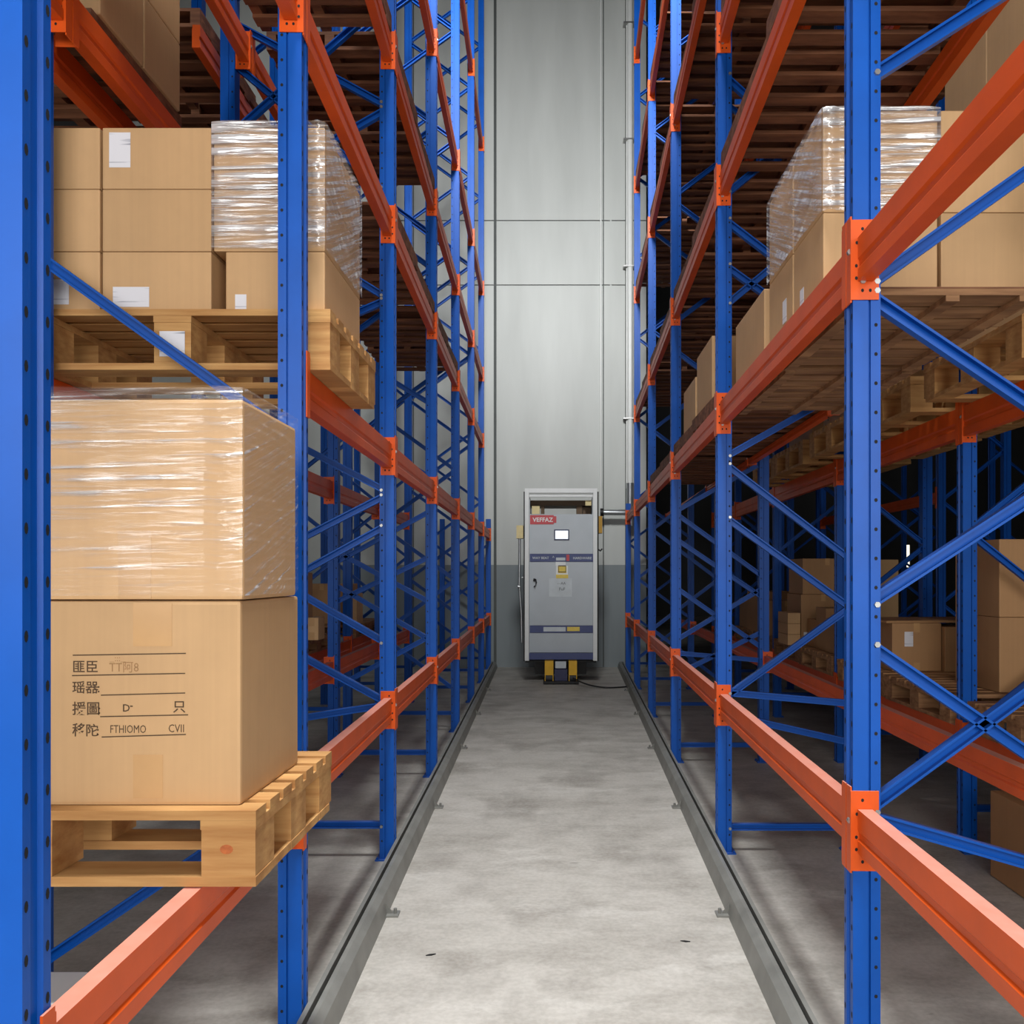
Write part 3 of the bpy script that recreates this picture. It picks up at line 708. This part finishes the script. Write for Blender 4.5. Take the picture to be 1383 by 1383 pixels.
for k in range(3):
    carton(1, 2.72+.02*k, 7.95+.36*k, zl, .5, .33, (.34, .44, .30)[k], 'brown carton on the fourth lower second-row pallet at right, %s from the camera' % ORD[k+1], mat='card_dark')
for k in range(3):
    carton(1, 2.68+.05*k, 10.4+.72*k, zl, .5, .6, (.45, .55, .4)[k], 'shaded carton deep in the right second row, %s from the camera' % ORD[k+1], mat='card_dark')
bx = carton(1, 2.55, 4.3, -1.775, .5, .5, .5, 'brown carton on the floor at right edge behind the second-row upright', mat='card_dark')

# ------------------------------------------------------------------ charging cabinet at the end of the aisle
DM = 13.3
mc = thing('control_cabinet', 'tall grey machine cabinet in a white frame at the end of the aisle', 'machine', (.054, DM, 0))
def lx(u): return (u-757.5)/82.7
def lz(v): return HC+(775-v)/82.7
def mpart(name, mat, boxes, parent=None, y0=0.0, y1=.03, bev=False, label=None):
    a = MB()
    for bb in boxes:
        u0, u1, v0, v1 = bb[:4]; ya, yb = (bb[4], bb[5]) if len(bb) > 4 else (y0, y1)
        a.box(lx(u0), lx(u1), ya, yb, lz(v1), lz(v0))
    o = put(name, a.mesh(name, M[mat]), parent or mc)
    if label: o['label'] = label
    return o
fp = mpart('frame_post', 'white', [(709, 714.5, 660, 892)], None, -.05, .05)
fp2 = mpart('frame_post', 'white', [(801, 806.5, 660, 892)], None, -.05, .05)
mpart('frame_top', 'white', [(714.6, 800.9, 660, 666)], None, -.05, .05)
mpart('inner_rail', 'white', [(715, 800.5, 667.5, 671)], None, -.01, .04)
mpart('cabinet_body', 'cab', [(714.8, 715.6, 671.5, 888, .05, 1.0), (800, 800.8, 671.5, 888, .05, 1.0), (715.7, 799.9, 694, 888, .08, 1.0)])
mpart('side_cover', 'black', [(707.2, 708.8, 664, 893), (806.8, 808.6, 664, 893)], None, .0, .5)
mpart('shelf', 'brown', [(716, 799.5, 674, 681, .25, .9), (730, 735, 681.2, 693, .25, .4), (779, 787, 681.2, 693, .25, .4), (788, 799, 683, 693, .3, .8)])
mpart('fuse_box', 'cream', [(791, 799, 675, 682, .1, .2)])
mpart('terminal_box', 'cream', [(718, 728.5, 682, 693, .2, .4)])
ud = mpart('upper_panel', 'cab', [(715.5, 801, 694.2, 747.8)], None, .04, .079)
sg = mpart('warning_sign', 'red', [(715.8, 748, 695.5, 708), (748, 751.5, 697, 706)], ud, .034, .0395, label='red sign with pale lettering')
put('lettering', text_mesh('VEFFAZ', .098, M['white'], 'lettering', bold=.002), sg, (lx(719.5), .033, lz(704.5)))
sc = mpart('screen_bezel', 'navy', [(748.3, 768.8, 715, 729.5)], ud, .028, .0395)
mpart('screen', 'screen', [(750, 767.3, 716.6, 727.8)], sc, .024, .0275, label='lit white screen')
b1 = mpart('upper_band', 'band', [(715.5, 801, 748, 758.6)], None, .03, .079, label='dark blue band with small white lettering')
put('lettering', joined([(text_mesh('WAY BEAT', .055, M['notice'], bold=.001), (lx(719), 0, lz(755)), 0), (text_mesh('HARDWARE', .055, M['notice'], bold=.001), (lx(774), 0, lz(755.2)), 0), (text_mesh('A', .05, M['white']), (lx(746), 0, lz(753.5)), 0)], 'lettering', [M['notice']]), b1, (0, .0285, 0))
mpart('badge', 'red', [(765, 769, 749, 757.5)], b1, .026, .0295)
mpart('badge', 'notice', [(751, 763.5, 753, 757)], b1, .0265, .0295)
dr = mpart('door', 'cab', [(715.5, 801, 759, 844.8)], None, .04, .079)
nt = mpart('notice', 'notice', [(741.5, 772.5, 781, 806)], dr, .0372, .0395, label='pale paper notice')
put('lettering', joined([(text_mesh('—AA', .06, M['seam']), (lx(752.5), 0, lz(789.5)), 0), (text_mesh('FuF', .07, M['seam']), (lx(755), 0, lz(797.5)), 0)], 'lettering', [M['seam']]), nt, (0, .036, 0))
cl = mpart('caution_label', 'white', [(750.5, 764, 758, 764, .0345, .0368), (751, 767, 764, 779, .0345, .0368)], dr)
mpart('symbol', 'ylabel', [(753.5, 765, 765, 774), (751, 767.5, 776, 781)], cl, .032, .0343, label='yellow caution symbol')
mpart('symbol_outline', 'brown', [(754, 764.5, 763.5, 764.8), (754.2, 755, 765, 773), (763.7, 764.5, 765, 773), (754, 764.5, 772, 773)], cl, .030, .0318)
hd = MB(); hd.tube([(lx(721), .035, lz(782)), (lx(723.5), .0, lz(782.5)), (lx(724.5), -.01, lz(787)), (lx(722.5), .0, lz(792)), (lx(721.3), .035, lz(792.5))], .011, 8)
hd.tube([(lx(721.5), .038, lz(784)), (lx(721.5), .02, lz(784))], .02, 10)
put('door_handle', hd.mesh('door_handle', M['black']), dr, label='black curved handle')
b2 = mpart('lower_band', 'band', [(715.5, 801, 845.2, 854.8)], None, .03, .079, label='dark blue band')
mpart('badge', 'notice', [(734, 764, 847, 853)], b2, .0265, .0295); mpart('badge', 'ylabel', [(766, 783, 846.8, 852.5)], b2, .0265, .0295, label='yellow badge')
mpart('lower_panel', 'cab', [(715.5, 801, 855.2, 881.5)], None, .04, .079)
mpart('base_rail', 'band', [(714.6, 800.9, 882, 890.5)], None, -.03, .079)
mpart('chassis', 'black', [(709, 806, 893, 896, .15, 1.0), (722, 793, 896.2, 914, .35, .95)])
for u0, u1 in ((736, 747.5), (768, 779)):
    fk = mpart('drive_guard', 'yellow', [(u0, u1, 891.5, 919)], None, -.16, .30)
    wl = MB(); wl.tube([(lx(u0+1), -.1, .085), (lx(u1-1), -.1, .085)], .085, 18); put('wheel', wl.mesh('wheel', M['black']), fk, (0, .0, 0))
mpart('drive_head', 'notice', [(750, 764.5, 893, 902)], None, -.06, .3); mpart('drive_motor', 'navy', [(749, 766, 903, 919)], None, -.12, .3)
bp_ = MB(); bp_.box(lx(734), lx(781), -.22, .3, .015, .05)
for u in (748, 764, 780): bp_.tube([(lx(u), -.23, .03), (lx(u), -.21, .03)], .02, 8)
put('drive_base', bp_.mesh('drive_base', M['black']), mc)
jb = mpart('side_box', 'cream', [(697.5, 706.5, 709.5, 727)], None, .0, .2, label='cream box on the left side')
pl_ = MB(); pl_.tube([(lx(701.5), .08, lz(727)), (lx(701), .08, lz(790)), (lx(704), .06, lz(830)), (lx(704.5), .05, lz(868))], .018, 8); pl_.tube([(lx(699), .08, lz(792)), (lx(702), .08, lz(793))], .03, 8)
pl_.tube([(lx(704.5), .05, lz(780)), (lx(706.8), .05, lz(780))], .012, 6)
put('side_pole', pl_.mesh('side_pole', M['galv']), mc)
mpart('side_unit', 'ochre', [(808.8, 813.5, 697, 720)], None, .0, .2, label='ochre box on the right side')
hk = MB(); hk.tube([(lx(808.5), .05, lz(742)), (lx(811), .05, lz(744)), (lx(813.5), .05, lz(741))], .015, 6); put('side_hook', hk.mesh('side_hook', M['black']), mc)
cb = MB(); pts = []
for k in range(15):
    t_ = k/14; pts.append((.25+.83*t_, 13.05-.28*math.sin(t_*PI*.9)-.2*t_, .012+.10*(1-t_)**4))
cb.tube(pts, .012, 8); put('power_cable', cb.mesh('power_cable', M['black']), None, label='black power cable trailing on the floor right of the cabinet', category='cable')
for k, (x, y, r_) in enumerate(((-.593, 3.8, .3), (.616, 3.94, -.2))):
    a = MB(); a.prism([(-.022, 0), (.004, -.006), (.026, .002), (-.002, .007)], (0, 0, .0005), (1, 0, 0), (0, 1, 0), (0, 0, .004))
    put('wood_splinter', a.mesh('wood_splinter', M['dark']), None, (x, y, 0), r_, label='small dark splinter on the aisle floor near the %s rail' % ('left', 'right')[k], category='scrap')
# pipes on the back wall
pp = thing('wall_pipe', 'tall white vertical pipe on the back wall beside the right rack', 'pipe', (1.375, YW-.10, 0))
a = MB(); a.tube([(0, 0, 3.40), (0, 0, 14.3)], .055, 16); a.tube([(-.055, .03, 3.40), (-.055, .03, 14.3)], .022, 10); put('pipe_run', a.mesh('pipe_run', M['pipe']), pp)
a = MB(); a.tube([(0, 0, 2.7), (0, 0, 3.5)], .072, 16); put('pipe_sleeve', a.mesh('pipe_sleeve', M['galv']), pp, label='galvanised sleeve')
for z in (4.72, 7.6, 8.0+2.0, 12.2):
    a = MB(); a.box(-.13, .11, -.065, .10, z-.012, z+.012); put('pipe_clamp', a.mesh('pipe_clamp', M['steel']), pp)
hp = (.8-1.343, -.2, HC+(775-692)/72.2)
a = MB(); a.tube([(.0, 0, 0), (.48, 0, 0), (.53, 0, -.02), (.55, .02, -.08), (.55, .02, -.25)], .055, 14); put('branch_run', a.mesh('branch_run', M['galv']), pp, hp, label='galvanised side branch')
a = MB(); a.tube([(-.03, 0, 0), (.03, 0, 0)], .075, 14); put('flange', a.mesh('flange', M['black']), pp, hp)
a = MB(); a.tube([(.825, YW-.03, 2.95), (.825, YW-.03, 14.3)], .018, 8); put('wall_conduit', a.mesh('wall_conduit', M['pipe']), None, label='thin white conduit running up the back wall left of the thick pipe', category='conduit')
